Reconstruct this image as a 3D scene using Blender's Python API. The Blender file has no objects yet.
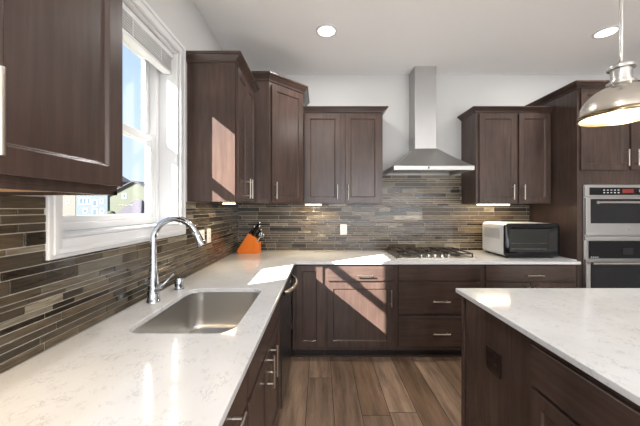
import bpy, math, random
from mathutils import Vector, Matrix

# ------------------------------------------------------------------ camera, light, exposure
SC = bpy.context.scene
COL = SC.collection
F, HZ, EYE = 290.0, 208.0, 1.40          # focal length in px, horizon row, eye height
cam = bpy.data.cameras.new('camera'); co = bpy.data.objects.new('camera', cam); COL.objects.link(co)
cam.sensor_width = 36; cam.lens = 36 * F / 640
cam.shift_y = -(213 - HZ) / 640
cam.clip_start = 0.02; cam.clip_end = 500
co.location = (0, 0, EYE); co.rotation_euler = (math.pi / 2, 0, 0)
SC.camera = co
SC.view_settings.view_transform = 'Standard'
SC.view_settings.look = 'None'
SC.view_settings.gamma = 1
SC.view_settings.exposure = 0.68

W = bpy.data.worlds.new('world'); SC.world = W; W.use_nodes = True
nt = W.node_tree; nt.nodes.clear()
wo = nt.nodes.new('ShaderNodeOutputWorld'); bg = nt.nodes.new('ShaderNodeBackground')
tc = nt.nodes.new('ShaderNodeTexCoord'); sx = nt.nodes.new('ShaderNodeSeparateXYZ'); rp = nt.nodes.new('ShaderNodeValToRGB')
rp.color_ramp.elements[0].position = 0.0; rp.color_ramp.elements[0].color = (0.66, 0.80, 0.95, 1)
rp.color_ramp.elements[1].position = 0.9; rp.color_ramp.elements[1].color = (0.24, 0.44, 0.84, 1)
nt.links.new(tc.outputs['Generated'], sx.inputs[0]); nt.links.new(sx.outputs['Z'], rp.inputs[0])
nt.links.new(rp.outputs[0], bg.inputs[0]); nt.links.new(bg.outputs[0], wo.inputs[0])
bg.inputs[1].default_value = 0.8

def lamp(name, kind, loc, direction, energy, color=(1, 1, 1), **kw):
    l = bpy.data.lights.new(name, kind); l.energy = energy; l.color = color
    for k, v in kw.items(): setattr(l, k, v)
    o = bpy.data.objects.new(name, l); COL.objects.link(o); o.location = loc
    o.rotation_euler = Vector(direction).to_track_quat('-Z', 'Y').to_euler()
    return o

SUN = Vector((1.0, 0.79, -0.80))
lamp('sun', 'SUN', (-5, -4, 6), SUN, 28.0, (1.0, 0.97, 0.93), angle=0.009)
# added fill lamps: at the rear opening behind the camera and at the side window
lamp('rear_fill', 'AREA', (1.9, -3.95, 1.3), (0, 1, 0), 110, (0.96, 0.98, 1.0), shape='RECTANGLE', size=4.2, size_y=2.2)
lamp('side_fill', 'AREA', (-0.90, -1.45, 1.75), (1, 0, 0), 25, (0.93, 0.97, 1.0), shape='RECTANGLE', size=0.8, size_y=1.2)

# ------------------------------------------------------------------ helpers
R = random.Random(7)
class MB:
    def __init__(s): s.v = []; s.f = []; s.t = []; s.sm = []
    def vert(s, *p):
        s.v.append(Vector(p[0] if len(p) == 1 else p)); return len(s.v) - 1
    def face(s, ids, tint=0.0, smooth=False): s.f.append(list(ids)); s.t.append(tint); s.sm.append(smooth)
    def box(s, x0, x1, y0, y1, z0, z1, tint=0.0, M=None):
        if x0 > x1: x0, x1 = x1, x0
        if y0 > y1: y0, y1 = y1, y0
        if z0 > z1: z0, z1 = z1, z0
        P = [(x0, y0, z0), (x1, y0, z0), (x1, y1, z0), (x0, y1, z0), (x0, y0, z1), (x1, y0, z1), (x1, y1, z1), (x0, y1, z1)]
        b = len(s.v)
        for p in P: s.v.append(M(Vector(p)) if M else Vector(p))
        for q in ((0, 3, 2, 1), (4, 5, 6, 7), (0, 1, 5, 4), (1, 2, 6, 5), (2, 3, 7, 6), (3, 0, 4, 7)):
            s.face([b + k for k in q], tint)
        return s
    def prism(s, pts, z0, z1):
        n = len(pts); b = len(s.v)
        for z in (z0, z1):
            for p in pts: s.v.append(Vector((p[0], p[1], z)))
        s.face([b + k for k in reversed(range(n))]); s.face([b + n + k for k in range(n)])
        for k in range(n):
            j = (k + 1) % n; s.face([b + k, b + j, b + n + j, b + n + k])
        return s
    def loft(s, rings, closed=True, cap0=True, cap1=True, smooth=True):
        b = len(s.v); n = len(rings[0])
        for r in rings:
            for p in r: s.v.append(Vector(p))
        for i in range(len(rings) - 1):
            for k in range(n if closed else n - 1):
                j = (k + 1) % n
                s.face([b + i * n + k, b + i * n + j, b + (i + 1) * n + j, b + (i + 1) * n + k], 0, smooth)
        if cap0: s.face([b + k for k in reversed(range(n))])
        if cap1: s.face([b + (len(rings) - 1) * n + k for k in range(n)])
        return s
    def tube(s, pts, r, seg=12, caps=True):
        pts = [Vector(p) for p in pts]; n = len(pts)
        rr = r if isinstance(r, (list, tuple)) else [r] * n
        up = None; rings = []
        for i, p in enumerate(pts):
            t = (pts[min(i + 1, n - 1)] - pts[max(i - 1, 0)]).normalized()
            if up is None:
                up = t.orthogonal().normalized()
            a = (up - t * up.dot(t)).normalized(); up = a; c = t.cross(a)
            rings.append([p + (a * math.cos(2 * math.pi * k / seg) + c * math.sin(2 * math.pi * k / seg)) * rr[i] for k in range(seg)])
        return s.loft(rings, True, caps, caps)
    def lathe(s, prof, cx, cy, seg=32, caps=(True, True)):
        rings = [[(cx + r * math.cos(2 * math.pi * k / seg), cy + r * math.sin(2 * math.pi * k / seg), z) for k in range(seg)] for r, z in prof]
        return s.loft(rings, True, caps[0], caps[1])

def wloc(o):
    v = Vector(o.location)
    while o.parent: o = o.parent; v += Vector(o.location)
    return v

def part(name, mb, mat, parent=None, bevel=0, seg=1, label=None, loc=None, recalc=True):
    off = wloc(parent) if parent else Vector(loc or (0, 0, 0))
    me = bpy.data.meshes.new(name)
    me.from_pydata([v - off for v in mb.v], [], mb.f)
    if any(mb.t):
        at = me.attributes.new('tint', 'FLOAT', 'FACE'); at.data.foreach_set('value', mb.t)
    me.polygons.foreach_set('use_smooth', mb.sm)
    if recalc:
        import bmesh
        bm = bmesh.new(); bm.from_mesh(me); bmesh.ops.recalc_face_normals(bm, faces=bm.faces); bm.to_mesh(me); bm.free()
    if any(mb.sm): me.set_sharp_from_angle(angle=math.radians(38))
    me.materials.append(mat); me.update()
    o = bpy.data.objects.new(name, me); COL.objects.link(o)
    if parent: o.parent = parent
    else: o.location = off
    if bevel:
        m = o.modifiers.new('bevel', 'BEVEL'); m.width = bevel; m.segments = seg; m.limit_method = 'ANGLE'; m.angle_limit = math.radians(50)
    if label: o['label'] = label
    return o

def tag(o, label, cat, group=None, kind=None):
    o['label'] = label; o['category'] = cat
    if group: o['group'] = group
    if kind: o['kind'] = kind
    return o
def thing(name, label, cat, loc, group=None):
    o = bpy.data.objects.new(name, None); COL.objects.link(o); o.location = loc; o.empty_display_size = 0.1
    return tag(o, label, cat, group)
def struct(name, mb, mat, parent=None, **kw):
    o = part(name, mb, mat, parent, **kw)
    if not parent: o['kind'] = 'structure'
    return o

# ------------------------------------------------------------------ materials
def new_mat(name):
    m = bpy.data.materials.new(name); m.use_nodes = True
    return m, m.node_tree, m.node_tree.nodes['Principled BSDF']
def plain(name, col, rough=0.5, metal=0.0, spec=0.5, emit=None, es=0, coat=0):
    m, t, b = new_mat(name)
    b.inputs['Base Color'].default_value = (*col, 1); b.inputs['Roughness'].default_value = rough
    b.inputs['Metallic'].default_value = metal; b.inputs['Specular IOR Level'].default_value = spec
    if coat: b.inputs['Coat Weight'].default_value = coat; b.inputs['Coat Roughness'].default_value = 0.05
    if emit: b.inputs['Emission Color'].default_value = (*emit, 1); b.inputs['Emission Strength'].default_value = es
    return m
def N(t, k, **kw):
    n = t.nodes.new(k)
    for a, v in kw.items(): setattr(n, a, v)
    return n
def mapping(t, scale, rot=(0, 0, 0), coord='Object'):
    tc = N(t, 'ShaderNodeTexCoord'); mp = N(t, 'ShaderNodeMapping'); mp.inputs['Scale'].default_value = scale; mp.inputs['Rotation'].default_value = rot
    t.links.new(tc.outputs[coord], mp.inputs[0]); return mp.outputs[0]
def noise(t, vec, scale, detail=3, rough=0.5):
    n = N(t, 'ShaderNodeTexNoise'); n.inputs['Scale'].default_value = scale; n.inputs['Detail'].default_value = detail; n.inputs['Roughness'].default_value = rough
    t.links.new(vec, n.inputs['Vector']); return n.outputs['Fac']
def ramp(t, fac, stops, interp='LINEAR'):
    r = N(t, 'ShaderNodeValToRGB'); r.color_ramp.interpolation = interp
    e = r.color_ramp.elements
    e[0].position, e[0].color = stops[0][0], (*stops[0][1], 1)
    e[1].position, e[1].color = stops[1][0], (*stops[1][1], 1)
    for p, c in stops[2:]:
        x = e.new(p); x.color = (*c, 1)
    t.links.new(fac, r.inputs[0]); return r.outputs[0]
def mix(t, a, b, fac, mode='MIX'):
    n = N(t, 'ShaderNodeMix', data_type='RGBA', blend_type=mode)
    if isinstance(fac, float): n.inputs[0].default_value = fac
    else: t.links.new(fac, n.inputs[0])
    for i, v in ((6, a), (7, b)):
        if isinstance(v, tuple): n.inputs[i].default_value = (*v, 1)
        else: t.links.new(v, n.inputs[i])
    return n.outputs[2]
def bump(t, b, h, strength, dist):
    n = N(t, 'ShaderNodeBump'); n.inputs['Strength'].default_value = strength; n.inputs['Distance'].default_value = dist
    t.links.new(h, n.inputs['Height']); t.links.new(n.outputs[0], b.inputs['Normal'])
def math_n(t, op, a, b=None):
    n = N(t, 'ShaderNodeMath', operation=op)
    for i, v in enumerate((a, b)):
        if v is None: continue
        if isinstance(v, (int, float)): n.inputs[i].default_value = v
        else: t.links.new(v, n.inputs[i])
    return n.outputs[0]

def wood(name, dark, light, scale):
    m, t, b = new_mat(name)
    v = mapping(t, scale)
    n1 = noise(t, v, 3.0, 5, 0.6); n2 = noise(t, mapping(t, (2, 2, 1.2)), 2.2, 2)
    c = ramp(t, n1, [(0.3, dark), (0.72, light)])
    c2 = ramp(t, n2, [(0.3, (0.74, 0.74, 0.75)), (0.75, (1.22, 1.18, 1.14))])
    t.links.new(mix(t, c, c2, 1.0, 'MULTIPLY'), b.inputs['Base Color'])
    b.inputs['Roughness'].default_value = 0.27; b.inputs['Specular IOR Level'].default_value = 0.42
    bump(t, b, n1, 0.05, 0.002)
    return m
WD, WL = (0.054, 0.034, 0.028), (0.080, 0.053, 0.043)
M_WOOD = wood('stained_maple_upright', WD, WL, (14, 14, 1.2))
M_WOODH = wood('stained_maple_across', WD, WL, (1.2, 1.2, 14))
M_INNER = plain('natural_maple', (0.70, 0.42, 0.20), 0.5)
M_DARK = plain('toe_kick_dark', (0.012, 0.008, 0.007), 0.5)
M_STEEL = plain('brushed_steel', (0.56, 0.55, 0.53), 0.27, 1.0)
M_NICKEL = plain('satin_nickel', (0.46, 0.41, 0.355), 0.3, 1.0)
M_CHROME = plain('polished_chrome', (0.58, 0.60, 0.64), 0.07, 1.0)
M_BLACK = plain('black_gloss', (0.006, 0.006, 0.007), 0.12, 0, 0.3)
M_GLASSK = plain('smoked_oven_glass', (0.014, 0.015, 0.016), 0.05, 0, 0.35)
M_WHITE = plain('white_trim', (0.70, 0.70, 0.70), 0.35)
M_PLATE = plain('white_plastic', (0.82, 0.81, 0.78), 0.3)
M_BROWNP = plain('brown_plastic', (0.016, 0.007, 0.006), 0.3)
M_SLOT = plain('slot_dark', (0.008, 0.006, 0.006), 0.6)
M_ORANGE = plain('orange_block', (0.80, 0.19, 0.012), 0.35)
M_IRON = plain('cast_iron', (0.035, 0.028, 0.024), 0.5, 0.3)
M_NSHADE = plain('spun_nickel', (0.62, 0.58, 0.52), 0.24, 1.0)
M_LED = plain('led_warm', (1, 0.9, 0.7), 0.5, 0, 0.5, (1.0, 0.80, 0.50), 5)
M_DOWN = plain('downlight_diffuser', (1, 1, 1), 0.5, 0, 0.5, (1.0, 0.97, 0.90), 4)
M_BULB = plain('bulb_glow', (1, 1, 1), 0.5, 0, 0.5, (1.0, 0.85, 0.6), 6)
M_SHADEIN = plain('shade_white_enamel', (0.86, 0.83, 0.76), 0.5)
M_BRASS = plain('aged_brass', (0.36, 0.28, 0.17), 0.25, 1.0)
M_RED = plain('red_display', (0.1, 0.01, 0.01), 0.3, 0, 0.5, (0.8, 0.06, 0.02), 0.12)
M_PRINT = plain('light_print', (0.55, 0.57, 0.6), 0.5)
M_GREYP = plain('grey_plastic', (0.30, 0.30, 0.31), 0.4)
M_TOAST = plain('toaster_white_shell', (0.62, 0.64, 0.68), 0.3)
M_GROUT = plain('grout', (0.56, 0.52, 0.44), 0.8)

def stainless(name, scale):
    m, t, b = new_mat(name)
    n = noise(t, mapping(t, scale), 40, 2)
    b.inputs['Base Color'].default_value = (0.47, 0.465, 0.455, 1); b.inputs['Metallic'].default_value = 1
    r = N(t, 'ShaderNodeMapRange'); r.inputs['To Min'].default_value = 0.36; r.inputs['To Max'].default_value = 0.48
    t.links.new(n, r.inputs[0]); t.links.new(r.outputs[0], b.inputs['Roughness'])
    return m
M_SS = stainless('stainless_brushed', (1, 1, 30))
M_SINK = plain('sink_steel', (0.60, 0.59, 0.57), 0.3, 1.0)

def wallpaint(name, col, s, strg):
    m, t, b = new_mat(name)
    b.inputs['Base Color'].default_value = (*col, 1); b.inputs['Roughness'].default_value = 0.85
    bump(t, b, noise(t, mapping(t, (1, 1, 1)), s, 4, 0.6), strg, 0.004)
    return m
M_WALL = wallpaint('grey_wall_paint', (0.56, 0.555, 0.545), 90, 0.15)
M_CEIL = wallpaint('ceiling_texture', (0.91, 0.905, 0.895), 38, 0.3)

def quartz():
    m, t, b = new_mat('white_quartz')
    v = mapping(t, (1, 1, 1)); v2 = mapping(t, (1.6, 1.0, 1), (0, 0, 0.6))
    base = ramp(t, noise(t, v, 4, 3), [(0.3, (0.64, 0.64, 0.64)), (0.7, (0.71, 0.715, 0.72))])
    n = noise(t, v2, 34, 4, 0.6)
    vein = ramp(t, n, [(0.0, (1, 1, 1)), (0.44, (1, 1, 1)), (0.485, (0.74, 0.74, 0.745)), (0.50, (0.80, 0.80, 0.80)), (0.52, (1, 1, 1)), (1.0, (1, 1, 1))])
    mask = ramp(t, noise(t, v, 22, 2), [(0.48, (0, 0, 0)), (0.64, (1, 1, 1))])
    c = mix(t, base, mix(t, base, vein, 1.0, 'MULTIPLY'), mask)
    t.links.new(c, b.inputs['Base Color']); b.inputs['Roughness'].default_value = 0.09
    b.inputs['Specular IOR Level'].default_value = 0.6
    return m
M_QUARTZ = quartz()

def tile():
    m, t, b = new_mat('linear_mosaic_tile')
    a = N(t, 'ShaderNodeAttribute', attribute_name='tint')
    c = ramp(t, a.outputs['Fac'], [(0.0, (0.020, 0.015, 0.010)), (0.25, (0.048, 0.036, 0.023)), (0.5, (0.085, 0.065, 0.042)), (0.68, (0.13, 0.10, 0.066)), (0.84, (0.105, 0.093, 0.070)), (1.0, (0.24, 0.21, 0.16))])
    n = noise(t, mapping(t, (3, 3, 34)), 4.5, 4, 0.62)
    st = ramp(t, n, [(0.28, (0.45, 0.43, 0.42)), (0.72, (1.6, 1.56, 1.5))])
    t.links.new(mix(t, c, st, 1.0, 'MULTIPLY'), b.inputs['Base Color'])
    r = N(t, 'ShaderNodeMapRange'); r.inputs['To Min'].default_value = 0.12; r.inputs['To Max'].default_value = 0.36
    fr = math_n(t, 'FRACT', math_n(t, 'MULTIPLY', a.outputs['Fac'], 17.3)); t.links.new(fr, r.inputs[0]); t.links.new(r.outputs[0], b.inputs['Roughness'])
    b.inputs['Specular IOR Level'].default_value = 0.42
    bump(t, b, noise(t, mapping(t, (1, 1, 1)), 14, 2), 0.25, 0.006)
    return m
M_TILE = tile()

def floor_mat():
    m, t, b = new_mat('wood_plank_floor')
    tcn = N(t, 'ShaderNodeTexCoord'); s = N(t, 'ShaderNodeSeparateXYZ'); t.links.new(tcn.outputs['Object'], s.inputs[0])
    u = math_n(t, 'DIVIDE', math_n(t, 'ADD', s.outputs['X'], 5.035), 0.19)
    row = math_n(t, 'FLOOR', u)
    wn = N(t, 'ShaderNodeTexWhiteNoise', noise_dimensions='1D'); t.links.new(row, wn.inputs['W'])
    v = math_n(t, 'ADD', math_n(t, 'DIVIDE', s.outputs['Y'], 1.2), math_n(t, 'MULTIPLY', wn.outputs['Value'], 7.0))
    cell = N(t, 'ShaderNodeCombineXYZ'); t.links.new(row, cell.inputs[0]); t.links.new(math_n(t, 'FLOOR', v), cell.inputs[1])
    w2 = N(t, 'ShaderNodeTexWhiteNoise', noise_dimensions='2D'); t.links.new(cell.outputs[0], w2.inputs['Vector'])
    c = ramp(t, w2.outputs['Value'], [(0, (0.16, 0.10, 0.062)), (0.35, (0.23, 0.15, 0.098)), (0.7, (0.19, 0.13, 0.09)), (1, (0.31, 0.215, 0.15))])
    off = N(t, 'ShaderNodeCombineXYZ'); t.links.new(math_n(t, 'MULTIPLY', w2.outputs['Value'], 40), off.inputs[2])
    add = N(t, 'ShaderNodeVectorMath', operation='ADD'); t.links.new(mapping(t, (9, 0.9, 1)), add.inputs[0]); t.links.new(off.outputs[0], add.inputs[1])
    g = noise(t, add.outputs[0], 2.4, 6, 0.65)
    gr = ramp(t, g, [(0.3, (0.52, 0.50, 0.48)), (0.7, (1.5, 1.48, 1.45))])
    c = mix(t, c, gr, 1.0, 'MULTIPLY')
    fu = math_n(t, 'FRACT', u); fv = math_n(t, 'FRACT', v)
    e = math_n(t, 'MINIMUM', math_n(t, 'MINIMUM', fu, math_n(t, 'SUBTRACT', 1.0, fu)), math_n(t, 'MULTIPLY', math_n(t, 'MINIMUM', fv, math_n(t, 'SUBTRACT', 1.0, fv)), 6.0))
    gap = math_n(t, 'LESS_THAN', e, 0.012)
    t.links.new(mix(t, c, (0.03, 0.02, 0.015), gap), b.inputs['Base Color'])
    b.inputs['Roughness'].default_value = 0.38
    bump(t, b, g, 0.08, 0.003)
    return m
M_FLOOR = floor_mat()

def pane_mat():
    m = bpy.data.materials.new('window_glass'); m.use_nodes = True; t = m.node_tree; t.nodes.clear()
    o = N(t, 'ShaderNodeOutputMaterial'); mx = N(t, 'ShaderNodeMixShader'); tr = N(t, 'ShaderNodeBsdfTransparent'); g = N(t, 'ShaderNodeBsdfGlossy')
    g.inputs['Roughness'].default_value = 0.0
    lw = N(t, 'ShaderNodeLayerWeight'); lw.inputs[0].default_value = 0.5
    fz = math_n(t, 'ADD', math_n(t, 'MULTIPLY', math_n(t, 'POWER', lw.outputs['Facing'], 5.0), 0.5), 0.012)
    t.links.new(fz, mx.inputs[0]); t.links.new(tr.outputs[0], mx.inputs[1]); t.links.new(g.outputs[0], mx.inputs[2]); t.links.new(mx.outputs[0], o.inputs[0])
    return m
M_PANE = pane_mat()

# ------------------------------------------------------------------ room shell
XL, D, HC = -0.946, 3.346, 2.94      # left wall plane, back wall plane, ceiling height
XR, YB = 4.6, -4.0
WT = 0.20                             # outer wall thickness
struct('floor', MB().box(XL - WT, XR + 0.1, YB - 0.1, D + 0.1, -0.1, 0), M_FLOOR)
struct('ceiling', MB().box(XL - WT, XR + 0.1, YB - 0.1, D + 0.1, HC, HC + 0.1), M_CEIL)
struct('wall_back', MB().box(XL - WT, XR + 0.1, D, D + 0.1, 0, HC), M_WALL)
struct('wall_right', MB().box(XR, XR + 0.1, YB, D, 0, HC), M_WALL)
WY0, WY1, WZ0, WZ1 = 1.047, 1.935, 1.29, 2.435      # kitchen window opening
VY0, VY1, VZ0, VZ1 = -1.9, -1.0, 1.0, 2.4           # side window behind the camera
def wall_left():
    m = MB(); a, b = XL - WT, XL
    m.box(a, b, YB, VY0, 0, HC); m.box(a, b, VY0, VY1, 0, VZ0); m.box(a, b, VY0, VY1, VZ1, HC)
    m.box(a, b, VY1, WY0, 0, HC); m.box(a, b, WY0, WY1, 0, WZ0); m.box(a, b, WY0, WY1, WZ1, HC); m.box(a, b, WY1, D, 0, HC)
    m.box(-1.42, a, 0.90, 1.06, 0, HC)      # added unseen fin outside, cuts off sun at the window's near side
    return m
struct('wall_left', wall_left(), M_WALL)
rear = MB(); rear.box(XL, -0.3, YB - 0.1, YB, 0, HC); rear.box(4.1, XR, YB - 0.1, YB, 0, HC); rear.box(-0.3, 4.1, YB - 0.1, YB, 2.4, HC)
struct('wall_rear', rear, M_WALL)

def px(p, d): return (p - 320) * d / F
def pz(y, d): return EYE + (HZ - y) * d / F

# window: casing, jamb, sashes
def ring(m, y0, y1, z0, z1, w, x0, x1):
    m.box(x0, x1, y0, y0 + w, z0, z1); m.box(x0, x1, y1 - w, y1, z0, z1)
    m.box(x0, x1, y0 + w, y1 - w, z0, z0 + w); m.box(x0, x1, y0 + w, y1 - w, z1 - w, z1)
    return m
cas = MB(); cas.box(XL, -.926, .990, 1.047, 1.22, 2.503); cas.box(XL, -.926, 1.935, 2.003, 1.22, 2.503); cas.box(XL, -.926, 1.047, 1.935, 1.22, 1.288); cas.box(XL, -.926, 1.047, 1.935, 2.435, 2.503)
struct('window_1', MB().box(-1.13, XL, WY0, WY0 + 0.012, WZ0, WZ1).box(-1.13, XL, WY1 - 0.012, WY1, WZ0, WZ1).box(-1.13, XL + 0.004, WY0, WY1, WZ0, WZ0 + 0.012).box(-1.13, XL, WY0, WY1, WZ1 - 0.012, WZ1), M_WHITE, bevel=0.001)
win = bpy.data.objects['window_1']
part('window_casing', ring(cas, 1.004, 1.989, 1.234, 2.489, 0.02, -0.926, -0.918), M_WHITE, win, bevel=0.003)
fr = ring(MB(), WY0 + 0.012, WY1 - 0.012, WZ0 + 0.012, WZ1 - 0.012, 0.036, -1.14, -1.065)
part('window_frame', fr, M_WHITE, win, bevel=0.003)
def sash(z0, z1, x0, x1):
    s = part('sash', ring(MB(), WY0 + 0.048, WY1 - 0.048, z0, z1, 0.042, x0, x1), M_WHITE, win, bevel=0.003)
    part('window_pane', MB().box((x0 + x1) / 2 - .002, (x0 + x1) / 2 + .002, WY0 + 0.088, WY1 - 0.088, z0 + 0.04, z1 - 0.04), M_PANE, s)
sash(WZ0 + 0.034, 1.865, -1.105, -1.075)
sash(1.820, WZ1 - 0.048, -1.138, -1.108)
part('sash_lock', MB().box(-1.10, -1.08, 1.48, 1.54, 1.865, 1.88), M_WHITE, win, bevel=0.002)
w2 = struct('window_2', ring(MB(), VY0, VY1, VZ0, VZ1, 0.06, XL - 0.12, XL - 0.05), M_WHITE)
part('window_casing', ring(MB(), VY0 - .07, VY1 + .07, VZ0 - .07, VZ1 + .07, 0.08, XL, XL + 0.018), M_WHITE, w2)
part('window_pane', MB().box(XL - .09, XL - .086, VY0 + .05, VY1 - .05, VZ0 + .05, VZ1 - .05), M_PANE, w2)

# raised blind inside the window
bl = thing('window_blind', 'raised white slatted blind bunched at the top of the window', 'blind', (-1.0, 1.5, 2.28))
part('valance', MB().box(-0.985, -0.972, WY0 + .014, WY1 - .014, 2.385, 2.421), M_WHITE, bl, bevel=0.003)
sl = MB()
for k in range(6): sl.box(-1.006, -0.978, WY0 + .02, WY1 - .02, 2.306 + k * 0.0145, 2.3095 + k * 0.0145)
part('slats', sl, M_WHITE, bl)
part('bottom_rail', MB().box(-1.033, -0.98, WY0 + .02, WY1 - .02, 2.282, 2.300), M_WHITE, bl, bevel=0.003)
for yy in (1.25, 1.51, 1.78):
    part('ladder_tape', MB().box(-0.977, -0.975, yy, yy + .006, 2.285, 2.39), M_WHITE, bl)

# ------------------------------------------------------------------ backsplash
def tiles(plane, regions, a0, a1, z0, z1, normal_off):
    """rows of strip tiles; plane 'x' lies on the left wall, 'y' on the back wall; regions = list of (a0,a1,z0,z1) that carry tile"""
    m = MB(); z = z0; g = 0.0034
    while z < z1:
        h = R.choice([0.018, 0.026, 0.028, 0.046, 0.046, 0.020, 0.028]); zt = z + h
        a = a0 - R.random() * 0.3
        while a < a1:
            L = R.choice([0.09, 0.14, 0.2, 0.26, 0.3]) * (1.25 if h > 0.03 else 1)
            t = min(0.99, max(0.01, R.gauss(0.38, 0.28))); dep = R.choice([0.006, 0.007, 0.008])
            for (r0, r1, q0, q1) in regions:
                b0, b1 = max(a + g / 2, r0), min(a + L - g / 2, r1); c0, c1 = max(z + g / 2, q0), min(zt - g / 2, q1)
                if b1 - b0 > 0.004 and c1 - c0 > 0.003:
                    if plane == 'x': m.box(normal_off, normal_off + dep, b0, b1, c0, c1, t)
                    else: m.box(b0, b1, normal_off - dep, normal_off, c0, c1, t)
            a += L
        z = zt
    return m
CT = 0.914
UB = 1.445
lt = thing('tile_backsplash', 'brown strip mosaic tile on the left wall below and around the window', 'backsplash', (XL, 1.0, CT))
rl = [(-1.0, .990, CT, 1.438), (.990, 2.003, CT, 1.22), (2.003, D - .01, CT, UB)]
part('tile_strips', tiles('x', rl, -1.0, D, CT, UB, XL + 0.003), M_TILE, lt, bevel=0.0008)
gm = MB()
for r in rl: gm.box(XL, XL + 0.006, r[0], r[1], r[2], r[3])
part('grout', gm, M_GROUT, lt)
bt = thing('tile_backsplash', 'brown strip mosaic tile on the back wall running up behind the range hood', 'backsplash', (1.0, D, CT))
DR, EL = 0.656, 1.63
rb = [(XL + .01, DR + .005, CT, UB), (DR + .005, EL - .005, CT, 1.775), (EL - .005, 2.414, CT, UB)]
part('tile_strips', tiles('y', rb, XL, 2.42, CT, 1.775, D - 0.003), M_TILE, bt, bevel=0.0008)
gm = MB()
for r in rb: gm.box(r[0], r[1], D - 0.006, D, r[2], r[3])
part('grout', gm, M_GROUT, bt)

# ------------------------------------------------------------------ cabinet parts
def frame_map(O, u, n):
    """local (a, b, c): a along u, b up, c out along n"""
    O, u, n = Vector(O), Vector(u).normalized(), Vector(n).normalized()
    return lambda a, b, c: O + u * a + Vector((0, 0, b)) + n * c
def add_panel(m, fm, a0, a1, b0, b1, th=0.02, fw=0.055, rec=0.009, flat=False):
    if flat:
        i = len(m.v)
        for c in (0, th):
            for a, b in ((a0, b0), (a1, b0), (a1, b1), (a0, b1)): m.v.append(fm(a, b, c))
        for q in ((0, 1, 2, 3), (4, 5, 6, 7), (0, 1, 5, 4), (1, 2, 6, 5), (2, 3, 7, 6), (3, 0, 4, 7)): m.face([i + k for k in q])
        return m
    loops = [(0, 0), (0, th), (fw, th), (fw + 0.006, th - rec)]
    i = len(m.v)
    for ins, c in loops:
        for a, b in ((a0 + ins, b0 + ins), (a1 - ins, b0 + ins), (a1 - ins, b1 - ins), (a0 + ins, b1 - ins)): m.v.append(fm(a, b, c))
    m.face([i, i + 1, i + 2, i + 3])
    for k in range(3):
        for j in range(4):
            jj = (j + 1) % 4; m.face([i + 4 * k + j, i + 4 * k + jj, i + 4 * k + 4 + jj, i + 4 * k + 4 + j])
    m.face([i + 12, i + 13, i + 14, i + 15]); return m
def handle(fm, parent, a, b, vertical, th=0.02, L=0.155):
    m = MB(); h = L / 2; so = 0.032
    if vertical:
        m.tube([fm(a, b - h, th + so), fm(a, b + h, th + so)], 0.0058, 10)
        for s in (-1, 1): m.tube([fm(a, b + s * h * .72, th), fm(a, b + s * h * .72, th + so)], 0.0045, 8)
    else:
        m.tube([fm(a - h, b, th + so), fm(a + h, b, th + so)], 0.0058, 10)
        for s in (-1, 1): m.tube([fm(a + s * h * .72, b, th), fm(a + s * h * .72, b, th + so)], 0.0045, 8)
    return part('handle', m, M_NICKEL, parent)
def door(fm, th_, a0, a1, b0, b1, hd=None, fw=0.055):
    o = part('door', add_panel(MB(), fm, a0, a1, b0, b1, fw=fw), M_WOOD, th_, bevel=0.0015)
    if hd: handle(fm, o, hd[0], hd[1], True)
    return o
def drawer(fm, th_, a0, a1, b0, b1, hd=None):
    o = part('drawer', add_panel(MB(), fm, a0, a1, b0, b1, flat=True), M_WOODH, th_, bevel=0.003)
    if hd: handle(fm, o, hd[0], hd[1], False)
    return o
def crown(parent, path, z0, h, proj, flip=1):
    """moulding swept along an open 2D path; it steps outwards to the right of travel times flip"""
    prof = [(0, 0), (0.006, 0), (0.008, .10), (0.18, .18), (0.22, .30), (0.45, .45), (0.72, .66), (0.80, .74), (0.95, .78), (1.0, .84), (1.0, 1.0), (0, 1.0)]
    P = [Vector(p) for p in path]; n = len(P); rings = []
    for i in range(n):
        dirs = []
        if i > 0: dirs.append((P[i] - P[i - 1]).normalized())
        if i < n - 1: dirs.append((P[i + 1] - P[i]).normalized())
        ns = [Vector((d.y, -d.x)) * flip for d in dirs]
        if len(ns) == 2:
            b = (ns[0] + ns[1]).normalized(); b = b / b.dot(ns[0])
        else: b = ns[0]
        rings.append([(P[i].x + b.x * o * proj, P[i].y + b.y * o * proj, z0 + u * h) for o, u in prof])
    return part('crown_moulding', MB().loft(rings, True, True, True, smooth=False), M_WOODH, parent)

# ---- upper cabinets on the left wall
def box_body(x0, x1, y0, y1, z0, z1, t=0.018, rec=0.012):
    """cabinet carcass whose bottom board sits a little above the frame's lower edge"""
    m = MB(); m.box(x0, x1, y0, y1, z0 + rec, z1)
    return m
A = thing('wall_cabinet', 'large dark brown wall cabinet nearest the camera, left of the window', 'cabinet', (XL, 0.45, 1.438))
m = MB().box(XL, -.61, -.03, .873, 1.45, 2.40); m.box(-.63, -.61, -.03, .873, 1.438, 1.45); m.box(XL, -.61, .855, .873, 1.438, 1.45)
part('cabinet_box', m, M_WOOD, A, bevel=0.001)
part('underside', MB().box(XL + .004, -.632, -.02, .854, 1.4475, 1.4495), M_INNER, A, label='natural maple underside board')
fm = frame_map((-.61, 0, 0), (0, 1, 0), (1, 0, 0))
door(fm, A, .486, .868, 1.463, 2.385, (.508, 1.570))
door(fm, A, -.02, .476, 1.463, 2.385, (.448, 1.570))
crown(A, [(-.61, -.03), (-.61, .873), (XL, .873)], 2.39, .075, .06)

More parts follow.
